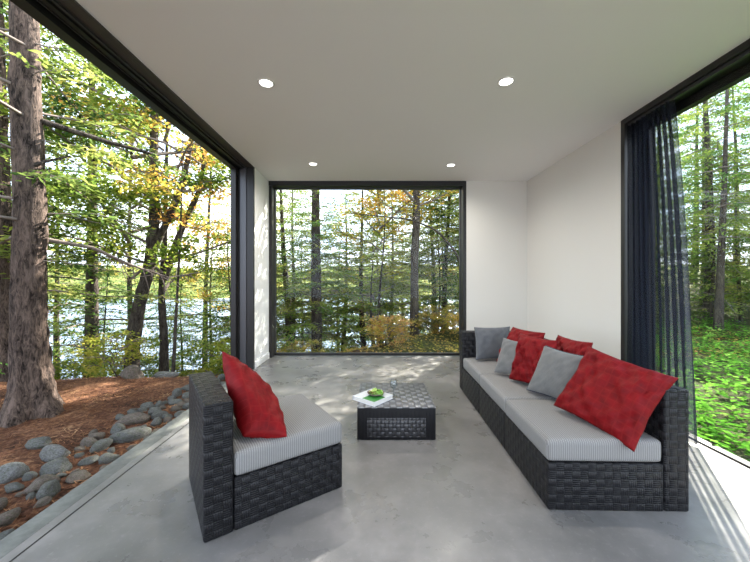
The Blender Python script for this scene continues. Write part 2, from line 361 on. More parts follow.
# ------------------------------------------------------------------ recessed ceiling lights
for (x, y, lab) in ((-0.82, 2.50, 'round recessed downlight in the ceiling nearest the left opening'),
                    (0.995, 2.48, 'round recessed downlight in the ceiling nearest the right wall opening'),
                    (-0.79, 4.26, 'small round downlight by the back window, above its left half'),
                    (1.006, 4.30, 'small round downlight by the back window, above its right half')):
    e = tag(empty('ceiling_light', (x, y, ZC)), lab, 'ceiling light', 'recessed lights in the white ceiling')
    link('trim_ring', lathe_me('ring', [(0.047, -0.001), (0.050, -0.006), (0.060, -0.006), (0.064, -0.003), (0.065, 0.0)], 32), 'lamp ring', e)
    link('lens', lathe_me('lens', [(0.0005, -0.004), (0.03, -0.004), (0.048, -0.003), (0.048, 0.0)], 32), 'lens', e)
    L = bpy.data.lights.new('downlight', 'SPOT'); L.energy = 32; L.spot_size = R(165); L.spot_blend = 0.9; L.shadow_soft_size = 0.05; L.color = (1, 0.95, 0.88)
    lo = bpy.data.objects.new('lamp', L); COL.objects.link(lo); lo.parent = e; lo.location = (0, 0, -0.02)

# ------------------------------------------------------------------ furniture
def cushion_me(name, x0, x1, y0, y1, z0, z1, puff=0.012, r=0.028):
    bm = bmesh.new(); bmesh.ops.create_cube(bm, size=1)
    bmesh.ops.scale(bm, vec=(x1 - x0, y1 - y0, z1 - z0), verts=bm.verts)
    bmesh.ops.bevel(bm, geom=list(bm.edges), offset=r, segments=3, profile=0.6, affect='EDGES')
    bmesh.ops.subdivide_edges(bm, edges=[e for e in bm.edges if e.calc_length() > 0.2], cuts=9, use_grid_fill=True)
    hx, hy = (x1 - x0) / 2, (y1 - y0) / 2
    for v in bm.verts:
        k = max(0, 1 - (v.co.x / hx) ** 2) * max(0, 1 - (v.co.y / hy) ** 2)
        if v.co.z > 0: v.co.z += puff * k ** 0.6 + 0.0025 * math.sin(v.co.x * 31) * math.cos(v.co.y * 23)
    bmesh.ops.translate(bm, vec=((x0 + x1) / 2, (y0 + y1) / 2, (z0 + z1) / 2), verts=bm.verts)
    me = bpy.data.meshes.new(name); bm.to_mesh(me); bm.free(); me.update(); boxuv(me)
    for p in me.polygons: p.use_smooth = True
    return me
SW = 0.608   # width of one seat
# sofa: local x = depth (front 0, back 0.72), local y = length
sofa = tag(empty('sofa', (0.905, 1.705, 0), R(-1.3)), 'long black woven sofa with three light grey seat cushions along the right side', 'sofa')
L3 = 3 * SW
for k in range(3):
    y0 = k * SW
    link('base', box_me('sofa base', 0.0, 0.588, y0 + 0.002, y0 + SW - 0.002, 0.0, 0.245, 0.008, 2, True), 'wicker', sofa)
    link('backrest', box_me('sofa back', 0.592, 0.718, y0 + 0.002, y0 + SW - 0.002, 0.0, 0.63, 0.010, 2, True), 'wicker', sofa)
    link('seat_cushion', cushion_me('seat cushion', -0.004 + 0.004 * k, 0.588, y0 + 0.004, y0 + SW - 0.004, 0.247, 0.362), 'seat fabric', sofa)
link('armrest', box_me('sofa end', 0.0, 0.718, L3 + 0.002, L3 + 0.128, 0.0, 0.63, 0.010, 2, True), 'wicker', sofa)
# armless chair: local x = depth from the back, local y = width (to the far side)
ch_ang = math.atan2(0.57, 0.82)
chair = tag(empty('lounge_chair', (-0.770, 1.486, 0), ch_ang), 'low black woven armless chair with grey seat cushion by the left opening', 'chair')
link('backrest', box_me('chair back', 0.0, 0.128, 0.0, 0.615, 0.0, 0.625, 0.010, 2, True), 'wicker', chair)
link('base', box_me('chair base', 0.132, 0.718, 0.002, 0.613, 0.0, 0.25, 0.008, 2, True), 'wicker', chair)
link('seat_cushion', cushion_me('chair cushion', 0.132, 0.722, 0.0, 0.612, 0.252, 0.372, 0.016), 'seat fabric', chair)
# coffee table
tab = tag(empty('coffee_table', (0.1675, 2.743, 0)), 'low square black woven coffee table in the middle of the floor', 'coffee table')
hw = 0.294
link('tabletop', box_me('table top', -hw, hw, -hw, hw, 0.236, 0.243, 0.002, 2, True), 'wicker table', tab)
link('base', box_me('table body', -hw + 0.001, hw - 0.001, -hw + 0.001, hw - 0.001, 0.0, 0.2355, 0.006, 2, True), 'wicker strip', tab)
for rz in (0, PI / 2, PI, 3 * PI / 2):
    link('side_panel', box_me('woven panel', -hw + 0.075, hw - 0.075, -hw - 0.002, -hw + 0.009, 0.022, 0.165, 0.002, 1, True), 'wicker panel', tab, rot=(0, 0, rz))

# throw pillows given by their four seam corners
def pillow(name, label, mat, P, thick, seed, group, pipe=False, wr=1.0, pinch=0.07):
    P = [Vector(p) for p in P]; c = sum(P, Vector()) / 4          # bottom-left, bottom-right, top-right, top-left
    ex = ((P[1] - P[0]) + (P[2] - P[3])).normalized(); ey = ((P[3] - P[0]) + (P[2] - P[1])).normalized(); nz = ex.cross(ey).normalized()
    N = 34; rnd = random.Random(seed); ph = [rnd.uniform(0, 6.28) for _ in range(8)]
    V = []; Q = []; UV = []
    sz = ((P[1] - P[0]).length, (P[3] - P[0]).length)
    def pt(u, v, side):
        a, b = (u + 1) / 2, (v + 1) / 2
        p = P[0] * (1 - a) * (1 - b) + P[1] * a * (1 - b) + P[2] * a * b + P[3] * (1 - a) * b - c
        pull = pinch * (1 - v * v) * u * abs(u) ** 1.5 * sz[0] / 2
        pull2 = pinch * (1 - u * u) * v * abs(v) ** 1.5 * sz[1] / 2
        p = p - ex * pull - ey * pull2
        k = max(0.0, 1 - abs(u) ** 2.6) * max(0.0, 1 - abs(v) ** 2.6)
        h = thick / 2 * k ** 0.48
        ed = 1 - k
        wrk = 0.010 * math.sin(7 * u + 3 * v + ph[0]) * math.sin(4 * v - 2 * u + ph[1]) + 0.007 * math.sin(12 * (u - v) + ph[2] + 2 * math.sin(3 * v)) * (0.3 + abs(u)) \
            + 0.005 * math.sin(17 * (u + 0.6 * v) + ph[3] + 2 * math.sin(4 * u + ph[4])) + 0.0045 * abs(math.sin(9 * (u * 0.5 - v) + ph[7] + 1.5 * math.sin(3 * u + ph[2]))) ** 3
        h += (wr * 1.5 if wr == 1.0 else wr) * wrk * k ** 0.4
        bend = 0.010 * math.sin(2.2 * u + ph[5]) * math.sin(2.6 * v + ph[6]) * wr
        return p + nz * (side * h + bend)
    for side in (1, -1):
        b0 = len(V)
        for j in range(N + 1):
            for i in range(N + 1):
                u = -1 + 2 * i / N; v = -1 + 2 * j / N
                u = math.sin(u * PI / 2) * 0.5 + u * 0.5; v = math.sin(v * PI / 2) * 0.5 + v * 0.5
                V.append(pt(u, v, side)); UV.append((u * sz[0] / 2, v * sz[1] / 2))
        for j in range(N):
            for i in range(N):
                q = (b0 + j * (N + 1) + i, b0 + j * (N + 1) + i + 1, b0 + (j + 1) * (N + 1) + i + 1, b0 + (j + 1) * (N + 1) + i)
                Q.append(q if side > 0 else q[::-1])
    me = np_mesh('pillow', [tuple(v) for v in V], Q, True)
    uvl = me.uv_layers.new(name='UVMap')
    for lp in me.loops: uvl.data[lp.index].uv = UV[lp.vertex_index]
    bm = bmesh.new(); bm.from_mesh(me); bmesh.ops.remove_doubles(bm, verts=bm.verts, dist=1e-5); bm.to_mesh(me); bm.free()
    o = tag(link(name, me, mat, loc=c), label, 'pillow', group)
    if pipe:
        ring = [pt(-1 + 2 * i / 20, -1, 0) for i in range(20)] + [pt(1, -1 + 2 * i / 20, 0) for i in range(20)] + [pt(1 - 2 * i / 20, 1, 0) for i in range(20)] + [pt(-1, 1 - 2 * i / 20, 0) for i in range(21)]
        link('piping', tubes_me('piping', [([tuple(p) for p in ring], [0.0045] * len(ring))], 6), 'piping', o)
    return o
RG, GG = 'red throw pillows', 'grey throw pillows'
pillow('throw_pillow', 'large crumpled red pillow at the near end of the sofa', 'red cloth',
       [(1.135, 2.08, 0.40), (1.30, 1.648, 0.335), (1.575, 1.70, 0.69), (1.36, 2.09, 0.775)], 0.15, 1, RG)
pillow('throw_pillow', 'grey pillow with dark piping between two red pillows, nearest the big red one', 'grey cloth',
       [(1.125, 2.42, 0.385), (1.28, 2.10, 0.385), (1.41, 2.15, 0.69), (1.275, 2.46, 0.705)], 0.115, 2, GG, True, 0.4)
pillow('throw_pillow', 'red pillow leaning flat on the backrest behind the dark-edged grey pillow', 'red cloth',
       [(1.36, 2.62, 0.385), (1.40, 2.24, 0.385), (1.50, 2.25, 0.765), (1.47, 2.64, 0.755)], 0.11, 3, RG)
pillow('throw_pillow', 'red pillow in the middle of the sofa standing between two grey pillows', 'red cloth',
       [(1.10, 2.68, 0.385), (1.27, 2.36, 0.385), (1.35, 2.42, 0.75), (1.21, 2.72, 0.755)], 0.13, 4, RG)
pillow('throw_pillow', 'small light grey pillow left of the middle red pillow', 'grey cloth',
       [(1.05, 2.88, 0.385), (1.25, 2.62, 0.385), (1.36, 2.74, 0.655), (1.17, 2.98, 0.67)], 0.11, 5, GG, False, 0.4)
pillow('throw_pillow', 'red pillow leaning on the backrest nearest the far end of the sofa', 'red cloth',
       [(1.20, 3.22, 0.385), (1.33, 2.80, 0.385), (1.48, 2.84, 0.735), (1.37, 3.26, 0.73)], 0.12, 6, RG)
pillow('throw_pillow', 'slate grey square pillow propped on the far armrest of the sofa', 'slate cloth',
       [(1.02, 3.30, 0.385), (1.38, 3.34, 0.385), (1.44, 3.48, 0.70), (1.05, 3.46, 0.695)], 0.11, 7, GG, False, 0.4)
pillow('throw_pillow', 'crumpled red pillow leaning on the back of the armless chair', 'red cloth',
       [(-0.655, 1.655, 0.405), (-0.445, 1.68, 0.392), (-0.68, 2.13, 0.44), (-0.885, 1.915, 0.785)], 0.17, 8, RG, False, 0.7)

# ------------------------------------------------------------------ on the table
bk_ang = math.atan2(-0.143, 0.164)
book = tag(empty('book', (-0.009, 2.62, 0.2435), bk_ang), 'thick white square book lying on the coffee table under the salad plate', 'book')
link('page_block', box_me('pages', -0.108, 0.112, -0.110, 0.110, 0.003, 0.028, 0.0), 'pages', book)
link('cover', boxes_me('cover', [(-0.115, 0.115, -0.115, 0.115, 0, 0.003), (-0.115, 0.115, -0.115, 0.115, 0.028, 0.031), (-0.115, -0.112, -0.115, 0.115, 0, 0.031)]), 'white cover', book)
link('cover_patch', boxes_me('print', [(-0.02, 0.105, -0.105, 0.03, 0.031, 0.0313)]), 'green patch', book)  # thin flat patch of green on the top cover
plate = tag(empty('plate', (0.015, 2.63, 0.2755)), 'small dark-rimmed plate of salad on the white book', 'plate')
link('dish', lathe_me('dish', [(0.001, 0.0), (0.035, 0.0), (0.055, 0.010), (0.068, 0.022), (0.070, 0.022), (0.056, 0.006), (0.034, 0.004), (0.001, 0.004)], 36), 'plate', plate)
rnd = random.Random(5)
def leaf_heap(n, seed, R0, mat, h0, h1, name):
    rs = np.random.RandomState(seed); V = []; Q = []
    for k in range(n):
        a = rs.uniform(0, 2 * PI); r = R0 * math.sqrt(rs.rand()); cx, cy = r * math.cos(a), r * math.sin(a); cz = h0 + (h1 - h0) * (1 - (r / R0) ** 2) * rs.uniform(0.5, 1)
        Rm = Matrix.Rotation(rs.uniform(0, 6.28), 3, 'Z') @ Matrix.Rotation(rs.uniform(-0.9, 0.9), 3, 'X') @ Matrix.Rotation(rs.uniform(-0.6, 0.6), 3, 'Y')
        s = rs.uniform(0.014, 0.024); b0 = len(V); m = 4
        for j in range(m + 1):
            for i in range(m + 1):
                u, v = -1 + 2 * i / m, -1 + 2 * j / m
                p = Rm @ Vector((u * s * math.sqrt(1 - v * v / 2), v * s * math.sqrt(1 - u * u / 2), 0.005 * math.sin(3 * u + k) + 0.004 * math.cos(4 * v) - 0.005 * u * u))
                V.append((cx + p.x, cy + p.y, max(0.005, cz + p.z)))
        for j in range(m):
            for i in range(m): Q.append((b0 + j * 5 + i, b0 + j * 5 + i + 1, b0 + j * 5 + i + 6, b0 + j * 5 + i + 5))
    return np_mesh(name, V, Q, True)
tag(link('salad', leaf_heap(46, 3, 0.048, None, 0.010, 0.040, 'salad'), 'lettuce', loc=(0.02, 2.63, 0.2755)), 'heap of green and pale lettuce leaves on the small plate', 'salad', kind='stuff')
sal = bpy.data.objects['salad']
link('pale_leaf', leaf_heap(12, 8, 0.035, None, 0.020, 0.048, 'pale'), 'pale lettuce', sal, loc=(-0.010, 0.006, 0))
link('radish_slice', leaf_heap(7, 12, 0.022, None, 0.014, 0.030, 'radish'), 'radish', sal, loc=(-0.032, -0.012, 0))
glass = tag(empty('wine_glass', (0.160, 2.70, 0.2435)), 'clear short-stemmed wine glass beside the book on the coffee table', 'glass')
link('foot', lathe_me('foot', [(0.001, 0.0), (0.030, 0.0), (0.031, 0.002), (0.012, 0.005), (0.004, 0.010), (0.001, 0.010)], 28), 'drinking glass', glass)
link('stem', lathe_me('stem', [(0.0045, 0.008), (0.0035, 0.03), (0.0045, 0.058)], 12), 'drinking glass', glass)
link('bowl', lathe_me('bowl', [(0.001, 0.056), (0.014, 0.060), (0.026, 0.076), (0.030, 0.095), (0.026, 0.130), (0.025, 0.130), (0.028, 0.095), (0.024, 0.078), (0.012, 0.063), (0.001, 0.060)], 28), 'drinking glass', glass)

# ------------------------------------------------------------------ curtain
def curtain_me():
    V = []; Q = []; nu, nz_ = 130, 26
    for j in range(nz_ + 1):
        tz = j / nz_; z = 0.015 + (ZC - 0.095) * (1 - tz)
        near = 2.58 - 0.24 * tz ** 0.8; far = 3.03
        for i in range(nu + 1):
            s = i / nu; y = near + (far - near) * s
            amp = 0.045 * (0.75 + 0.25 * math.sin(5 * s + 2)) * (1 - 0.5 * max(0, tz - 0.8))
            x = XR + 0.035 + 0.0 + amp * 0.55 * math.sin(s * 2 * PI * 9 + 0.7 * math.sin(tz * 4) + 0.8 * math.sin(s * 5)) - 0.02 - 0.05 * tz * (1 - s)
            y2 = y + 0.012 * math.sin(s * 4 * PI * 9)
            V.append((x - XR, y2 - 2.8, z))
    for j in range(nz_):
        for i in range(nu):
            a = j * (nu + 1) + i; Q.append((a, a + 1, a + nu + 2, a + nu + 1))
    return np_mesh('curtain', V, Q, True)
cu = tag(link('curtain', curtain_me(), 'curtain', loc=(XR, 2.8, 0)), 'sheer dark navy curtain drawn to the end of the right window', 'curtain')

# ------------------------------------------------------------------ terrain
def sstep(a, b, x):
    t_ = np.clip((x - a) / (b - a), 0, 1); return t_ * t_ * (3 - 2 * t_)
def ground_h(x, y):
    x = np.asarray(x, float); y = np.asarray(y, float)
    y0 = np.where(x < -2.2, 4.25 + 0.12 * (x + 2.2) * 0.5, 4.25 + (x + 2.2) * 0.95)
    d = y - y0
    drop = np.where(d > 0, 0.46 * (np.sqrt(d * d + 0.16) - 0.4), 0)
    h = -0.12 - drop
    h = h + 0.10 * np.sin(x * 0.9 + 1.0) * np.cos(y * 0.7) * sstep(3.5, 8, np.hypot(x, y - 1)) + 0.016 * np.sin(3.1 * x) * np.sin(2.7 * y + x)
    h = h + sstep(6, 26, x) * 2.0 + sstep(-4, -14, x) * sstep(3, -6, y) * 0.8
    return np.maximum(h, -6.5)
def grid_me(name, x0, x1, nx, y0, y1, ny, hf):
    xs = np.linspace(x0, x1, nx); ys = np.linspace(y0, y1, ny); X, Y = np.meshgrid(xs, ys); Z = hf(X, Y)
    V = np.stack([X, Y, Z], -1).reshape(-1, 3); i, j = np.meshgrid(np.arange(nx - 1), np.arange(ny - 1)); a = (j * nx + i).ravel()
    return np_mesh(name, V, np.stack([a, a + 1, a + nx + 1, a + nx], 1), True)
def gz(x, y): return float(ground_h(x, y))
struct('ground', grid_me('ground', -30, 40, 280, -12, 30, 200, lambda X, Y: np.where((X > XL - 0.05) & (X < XR + 0.0) & (Y < YB - 0.1), -0.4, ground_h(X, Y))), 'ground')
LAKE = -4.6
struct('lake', grid_me('lake', -260, 160, 2, 6, 118, 2, lambda X, Y: X * 0 + LAKE), 'water')
def hill_h(X, Y):
    base = sstep(96, 135, Y + 0.10 * X * np.sin(X * 0.02)) * 5 + sstep(130, 210, Y) * 8
    return LAKE - 0.4 + base + 1.5 * np.sin(X * 0.035 + 1) * sstep(110, 160, Y) + 1.2 * np.sin(X * 0.11 + Y * 0.05) * sstep(100, 130, Y)
struct('hill', grid_me('hill', -330, 230, 110, 90, 240, 40, hill_h), 'far hill')

# ------------------------------------------------------------------ vegetation meshes
def quads(C, A, B):
    """C centres, A/B half axes -> diamond-like quads"""
    n = len(C); V = np.empty((n, 4, 3)); V[:, 0] = C - A; V[:, 1] = C + B * 0.9 - A * 0.1; V[:, 2] = C + A; V[:, 3] = C - B * 0.9 - A * 0.1
    return V.reshape(-1, 3)
def quad_mesh(name, V): return np_mesh(name, V, np.arange(len(V)).reshape(-1, 4))
def unit(v): return v / (np.linalg.norm(v, axis=-1, keepdims=True) + 1e-9)

def conifer(seed, H, z0, nb, Lmax, droop=0.12, twig=0.085, step=0.055, leafL=0.05, leafW=0.019, flat=0.3, power=0.8, rise=0.15, thin=1.0, xlim=None):
    """returns (branch wood mesh, foliage mesh); crown from z0 to H"""
    rs = np.random.RandomState(seed); paths = []; C = []; A = []; B = []
    for k in range(nb):
        f = (k + rs.rand()) / nb; z = z0 + (H - z0) * f ** 0.95; az = k * 2.399 + rs.uniform(-0.4, 0.4)
        L = Lmax * (1 - f) ** power * rs.uniform(0.6, 1.1) + 0.25
        d = np.array([math.cos(az), math.sin(az), 0]); side = np.array([-d[1], d[0], 0])
        if xlim and d[0] > 0: L = min(L, xlim / (d[0] + 0.3) * rs.uniform(0.8, 1))
        s = np.linspace(0, 1, 9); curve = rs.uniform(-0.25, 0.25)
        P = d[None] * (s * L)[:, None] + side[None] * (curve * L * s ** 2)[:, None]
        P[:, 2] = z + L * (rise * s - (droop + rise * 0.6) * s ** 2 + 0.02 * np.sin(s * 9 + k))
        P[:, 0] += 0
        paths.append((P, 0.003 + 0.0055 * L * (1 - s * 0.85)))
        nt_ = int(L / twig)
        for q in range(nt_):
            for sgn in (-1, 1):
                if rs.rand() > 0.93 * thin: continue
                t_ = 0.14 + 0.86 * (q + rs.rand()) / nt_
                i = min(int(t_ * 8), 7); o = P[i] + (P[i + 1] - P[i]) * (t_ * 8 - i); tg = unit(P[i + 1] - P[i])
                tl = (0.30 + 0.16 * L) * (1.15 - t_) * rs.uniform(0.5, 1.15) + 0.06
                dirv = unit(tg * rs.uniform(0.5, 1.0) + sgn * side * rs.uniform(0.5, 1.0) + np.array([0, 0, rs.uniform(-0.35, 0.12)]))
                m = max(2, int(tl / step)); u = (np.arange(m) + rs.rand(m)) / m
                c = o[None] + dirv[None] * (u * tl)[:, None]; c[:, 2] -= 0.18 * tl * u ** 2
                c = c + rs.normal(0, 0.016, (m, 3))
                a = unit(dirv[None] + rs.normal(0, 0.75, (m, 3)) * np.array([1, 1, flat])) * (leafL * rs.uniform(0.6, 1.3, (m, 1)))
                b = unit(np.cross(a, rs.normal(0, flat, (m, 3)) + np.array([0, 0, 1.0]))) * leafW
                C.append(c); A.append(a); B.append(b)
    C = np.concatenate(C); A = np.concatenate(A); B = np.concatenate(B)
    return tubes_me('branches', paths, 5), quad_mesh('needles', quads(C, A, B)), len(C)
def broadleaf(seed, H, z0, nb, Lmax, leafL=0.05, nleaf=90, up=0.6, spread=0.32):
    rs = np.random.RandomState(seed); paths = []; C = []
    for k in range(nb):
        f = (k + rs.rand()) / nb; z = z0 + (H - z0) * f; az = k * 2.399 + rs.uniform(-0.5, 0.5)
        L = Lmax * (0.45 + 0.75 * math.sin(PI * min(1, 0.15 + f * 0.9))) * rs.uniform(0.6, 1.1)
        d = np.array([math.cos(az), math.sin(az), 0]); side = np.array([-d[1], d[0], 0])
        s = np.linspace(0, 1, 8)
        P = d[None] * (s * L)[:, None] + side[None] * (rs.uniform(-0.3, 0.3) * L * s ** 2)[:, None]
        P[:, 2] = z + L * up * (s - 0.45 * s ** 2) + 0.04 * np.sin(s * 8 + k)
        paths.append((P, 0.005 + 0.014 * L * (1 - s * 0.85)))
        for q in range(int(3 + 5 * L)):
            t_ = rs.uniform(0.3, 1); i = min(int(t_ * 7), 6); o = P[i] + (P[i + 1] - P[i]) * (t_ * 7 - i)
            e = o + unit(unit(P[i + 1] - P[i]) + rs.normal(0, 0.7, 3) * np.array([1, 1, 0.5])) * rs.uniform(0.2, 0.55) * (0.5 + 0.25 * L)
            paths.append((np.array([o, (o + e) / 2 + np.array([0, 0, 0.02]), e]), [0.006, 0.004, 0.002]))
            m = int(nleaf * rs.uniform(0.5, 1.2)); uu = rs.rand(m, 1)
            c = o + (e - o) * (0.2 + 0.9 * uu) + rs.normal(0, 1, (m, 3)) * spread * np.array([0.55, 0.55, 0.22])
            C.append(c)
    C = np.concatenate(C); n = len(C)
    a = unit(rs.normal(0, 1, (n, 3)) * np.array([1, 1, 0.45])) * leafL * rs.uniform(0.6, 1.25, (n, 1))
    b = unit(np.cross(a, rs.normal(0, 0.5, (n, 3)) + np.array([0, 0, 1.0]))) * leafL * 0.6
    return tubes_me('branches', paths, 5), quad_mesh('leaves', quads(C, a, b)), n

VAR = {
    'pine':    conifer(11, 13.0, 1.9, 70, 3.3, droop=0.16, rise=0.22, thin=0.9, twig=0.075, step=0.045),
    'bigpine': conifer(12, 9.0, 1.5, 60, 2.8, droop=0.18, rise=0.2, thin=0.9, twig=0.075, step=0.045, xlim=1.05),
    'young':   conifer(13, 6.6, 1.8, 66, 2.4, droop=0.12, rise=0.16, thin=0.9, twig=0.075, step=0.045),
    'pine2':   conifer(17, 12.0, 1.2, 62, 2.9, droop=0.10, rise=0.10, thin=0.85, step=0.045),
    'hemlock': conifer(23, 9.0, 0.5, 74, 2.3, droop=0.22, rise=0.12, twig=0.075),
    'fir':     conifer(31, 5.0, 0.25, 56, 1.45, droop=0.20, rise=0.12, twig=0.07),
    'maple':   broadleaf(41, 8.0, 2.0, 24, 2.0, 0.048, 60),
    'yellow':  broadleaf(42, 4.7, 2.2, 15, 1.9, 0.05, 46, spread=0.36),
    'sapling': broadleaf(43, 3.6, 0.6, 16, 1.1, 0.045, 34, up=0.35),
    'shrub':   broadleaf(47, 1.0, 0.1, 12, 0.7, 0.038, 40, up=0.7, spread=0.18),
    'farfir':  conifer(53, 11.0, 1.0, 26, 3.0, twig=0.45, step=0.35, leafL=0.40, leafW=0.20, thin=0.9),
    'farmaple': broadleaf(59, 9.0, 2.0, 12, 3.0, 0.42, 12, spread=1.6),
}
print('VEG', {k: v[2] for k, v in VAR.items()})

def trunk_me(path, radii, n=12, flare=0.0, rough=0.06, seed=0):
    """path: points from the ground up; finer rings with bark lumps and a flared foot"""
    rs = np.random.RandomState(seed); path = np.asarray(path, float); radii = np.asarray(radii, float)
    t0 = np.linspace(0, 1, len(path)); tt = np.linspace(0, 1, max(12, len(path) * 6))
    P = np.stack([np.interp(tt, t0, path[:, i]) for i in range(3)], 1)
    for _ in range(3): P[1:-1] = (P[:-2] + 2 * P[1:-1] + P[2:]) / 4
    r = np.interp(tt, t0, radii)
    V, Q = tubes_np([(P, r)], n)
    V = V.reshape(len(P), n, 3); z = P[:, 2] - P[0, 2]
    ang = np.arange(n) * 2 * PI / n
    lump = 1 + rough * rs.normal(0, 1, (len(P), n)) + flare * np.exp(-z / 0.22)[:, None] * (0.7 + 0.5 * np.sin(ang * 4 + 1) + 0.3 * np.sin(ang * 7))[None]
    V = P[:, None] + (V - P[:, None]) * lump[..., None]
    return np_mesh('trunk', V.reshape(-1, 3), Q, True)

def tree(name, label, x, y, kind, leafmat, barkmat, rad, H, cat='tree', group=None, path=None, radii=None, fs=1.0, fz=1.0, rz=0.0, foliage_dz=0.0, extra=None, flare=0.0, nseg=12, wood='dead wood', seed=0):
    z = gz(x, y) - 0.05
    e = tag(empty(name, (x, y, z)), label, cat, group)
    if path is None:
        rs = random.Random(seed + int(x * 31 + y * 17)); lx, ly = rs.uniform(-0.03, 0.03), rs.uniform(-0.02, 0.02)
        path = [(lx * h * H + 0.06 * math.sin(h * 6 + seed), ly * h * H, h * H) for h in (0, .15, .3, .45, .6, .8, 1)]
        lx_, ly_ = lx, ly
    radii = radii or [rad * (1 - 0.85 * i / (len(path) - 1)) for i in range(len(path))]
    link('trunk', trunk_me(path, radii, nseg, flare, seed=seed), barkmat, e)
    if extra:
        for (pp, rr) in extra: link('limb', trunk_me(pp, rr, 8, seed=seed + 3), barkmat, e)
    if kind:
        bw, fo = VAR[kind][:2]
        for nm, me, mt in (('branches', bw, wood), ('foliage', fo, leafmat)):
            o = bpy.data.objects.new(nm, me); COL.objects.link(o); o.parent = e
            if not me.materials: me.materials.append(M[mt])
            o.material_slots[0].link = 'OBJECT'; o.material_slots[0].material = M[mt]
            o.scale = (fs, fs, fz); o.rotation_euler = (0, 0, rz); o.location = (0, 0, foliage_dz)
    return e

def twiggy(path, r0, seed, n=14, ln=0.3):
    rs = np.random.RandomState(seed); p = np.asarray(path, float); out = [(p, np.linspace(r0, r0 * 0.25, len(p)))]
    for q in range(n):
        t_ = rs.uniform(0.25, 1) * (len(p) - 1); i = min(int(t_), len(p) - 2); o = p[i] + (p[i + 1] - p[i]) * (t_ - i)
        d = unit(unit(p[i + 1] - p[i]) + rs.normal(0, 0.8, 3)) * rs.uniform(0.4, 1) * ln
        out.append((np.array([o, o + d * 0.5 + [0, 0, -0.02], o + d + [0, 0, -0.07]]), [0.006, 0.004, 0.002]))
    return out
BIGLIMBS = []
# trees one can single out in the photograph
tree('pine_tree', 'massive rough-barked pine trunk rising from the needle-covered ground beside the left opening', -3.36, 3.22, 'bigpine', 'pine needles', 'pine bark', 0.17, 13,
     path=[(0.02, 0, 0), (0, 0, 0.5), (-0.02, 0.0, 1.2), (0.0, 0.0, 2.0), (-0.04, 0.0, 3.0), (-0.12, 0.05, 4.5), (-0.1, 0.1, 8), (0, 0.1, 13)], radii=[0.165, 0.14, 0.125, 0.118, 0.11, 0.10, 0.08, 0.03],
     flare=0.85, nseg=26, rz=0.0, extra=BIGLIMBS, seed=1)
tree('pine_tree', 'second rough pine trunk at the left edge, just behind the massive one', -5.15, 4.55, 'pine2', 'pine needles', 'pine bark', 0.16, 12, flare=0.25, nseg=20, seed=2, rz=0.4)
tree('pine_tree', 'straight mid-sized pine rising from the slope right of the massive trunk', -6.1, 7.1, 'pine2', 'pine needles', 'dark bark', 0.14, 12, seed=3, rz=2.0,
     path=[(0, 0, 0), (0.02, 0, 3), (0.02, 0, 6), (0, 0, 12)])
tree('maple_tree', 'forked tree with a curved dark trunk leaning right on the lake slope', -4.42, 6.0, 'maple', 'maple leaves', 'dark bark', 0.10, 9, seed=4, rz=0.3,
     path=[(0, 0, 0), (0.02, 0, 0.9), (0.16, 0, 1.7), (0.34, 0, 2.3), (0.42, 0.0, 3.2), (0.40, 0, 4.5), (0.5, 0, 8)], radii=[0.13, 0.115, 0.105, 0.10, 0.085, 0.07, 0.03],
     extra=[([(0.38, 0, 2.6), (0.62, 0.05, 3.1), (0.9, 0.1, 3.9), (1.1, 0.1, 5)], [0.07, 0.06, 0.05, 0.03])])
tree('maple_tree', 'leafy tree with an upright trunk close right of the curved forked one', -4.18, 6.55, 'maple', 'maple leaves', 'dark bark', 0.09, 8, seed=5, rz=2.2,
     path=[(0, 0, 0), (0.0, 0, 1.2), (-0.06, 0, 2.0), (0.02, 0, 3.0), (0.05, 0, 4.5), (0.1, 0, 8)], extra=[([(0.0, 0, 2.3), (0.3, 0, 3.2), (0.7, 0.1, 4.2), (0.8, 0.1, 5.4)], [0.07, 0.06, 0.045, 0.02])])
tree('sapling', 'thin dark bare-stemmed sapling standing right of the two leafy forked trees', -3.32, 5.55, 'sapling', 'yellow leaves', 'dark bark', 0.032, 5.2, seed=6, foliage_dz=2.0,
     path=[(-0.08, 0, 0), (-0.02, 0, 1.2), (0.06, 0, 2.6), (0.12, 0, 5.2)])
tree('sapling', 'slim grey sapling by the lake, seen just left of the opening post', -5.1, 10.2, 'sapling', 'yellow leaves', 'grey bark', 0.06, 5.5, seed=7, foliage_dz=2.4)
tree('pine_tree', 'slim dark leaning pine in the left part of the back window', -2.28, 9.0, 'young', 'pine needles', 'dark bark', 0.10, 6.6, seed=8, rz=1.2,
     path=[(0.08, 0, 0), (-0.02, 0, 1.5), (-0.1, 0, 3), (-0.22, 0, 4.6), (-0.3, 0, 6.6)], radii=[0.11, 0.09, 0.075, 0.06, 0.02])
tree('pine_tree', 'tall straight dark pine trunk left of centre in the back window', -1.40, 8.0, 'young', 'hemlock needles', 'dark bark', 0.13, 6.6, fs=0.85, fz=0.74, seed=9, rz=3.4,
     path=[(0.02, 0, 0), (0, 0, 2), (-0.02, 0, 4.5), (0, 0, 6.8)], radii=[0.145, 0.12, 0.10, 0.03])
tree('pine_tree', 'slender pine with bare lower twigs just left of the yellow-leaved tree', 0.68, 12.0, 'young', 'pine needles', 'grey bark', 0.10, 7.4, fs=1.1, fz=1.1, seed=10, rz=4.1)
tree('maple_tree', 'tall dark-trunked tree with yellow autumn leaves right of centre in the back window', 0.97, 7.9, 'yellow', 'yellow leaves', 'dark bark', 0.11, 9, seed=11, rz=0.9,
     path=[(0, 0, 0), (0.0, 0, 1.8), (0.06, 0, 3.2), (0.02, 0, 4.0), (0.0, 0, 5.2)], radii=[0.11, 0.095, 0.085, 0.065, 0.02], foliage_dz=0.5)
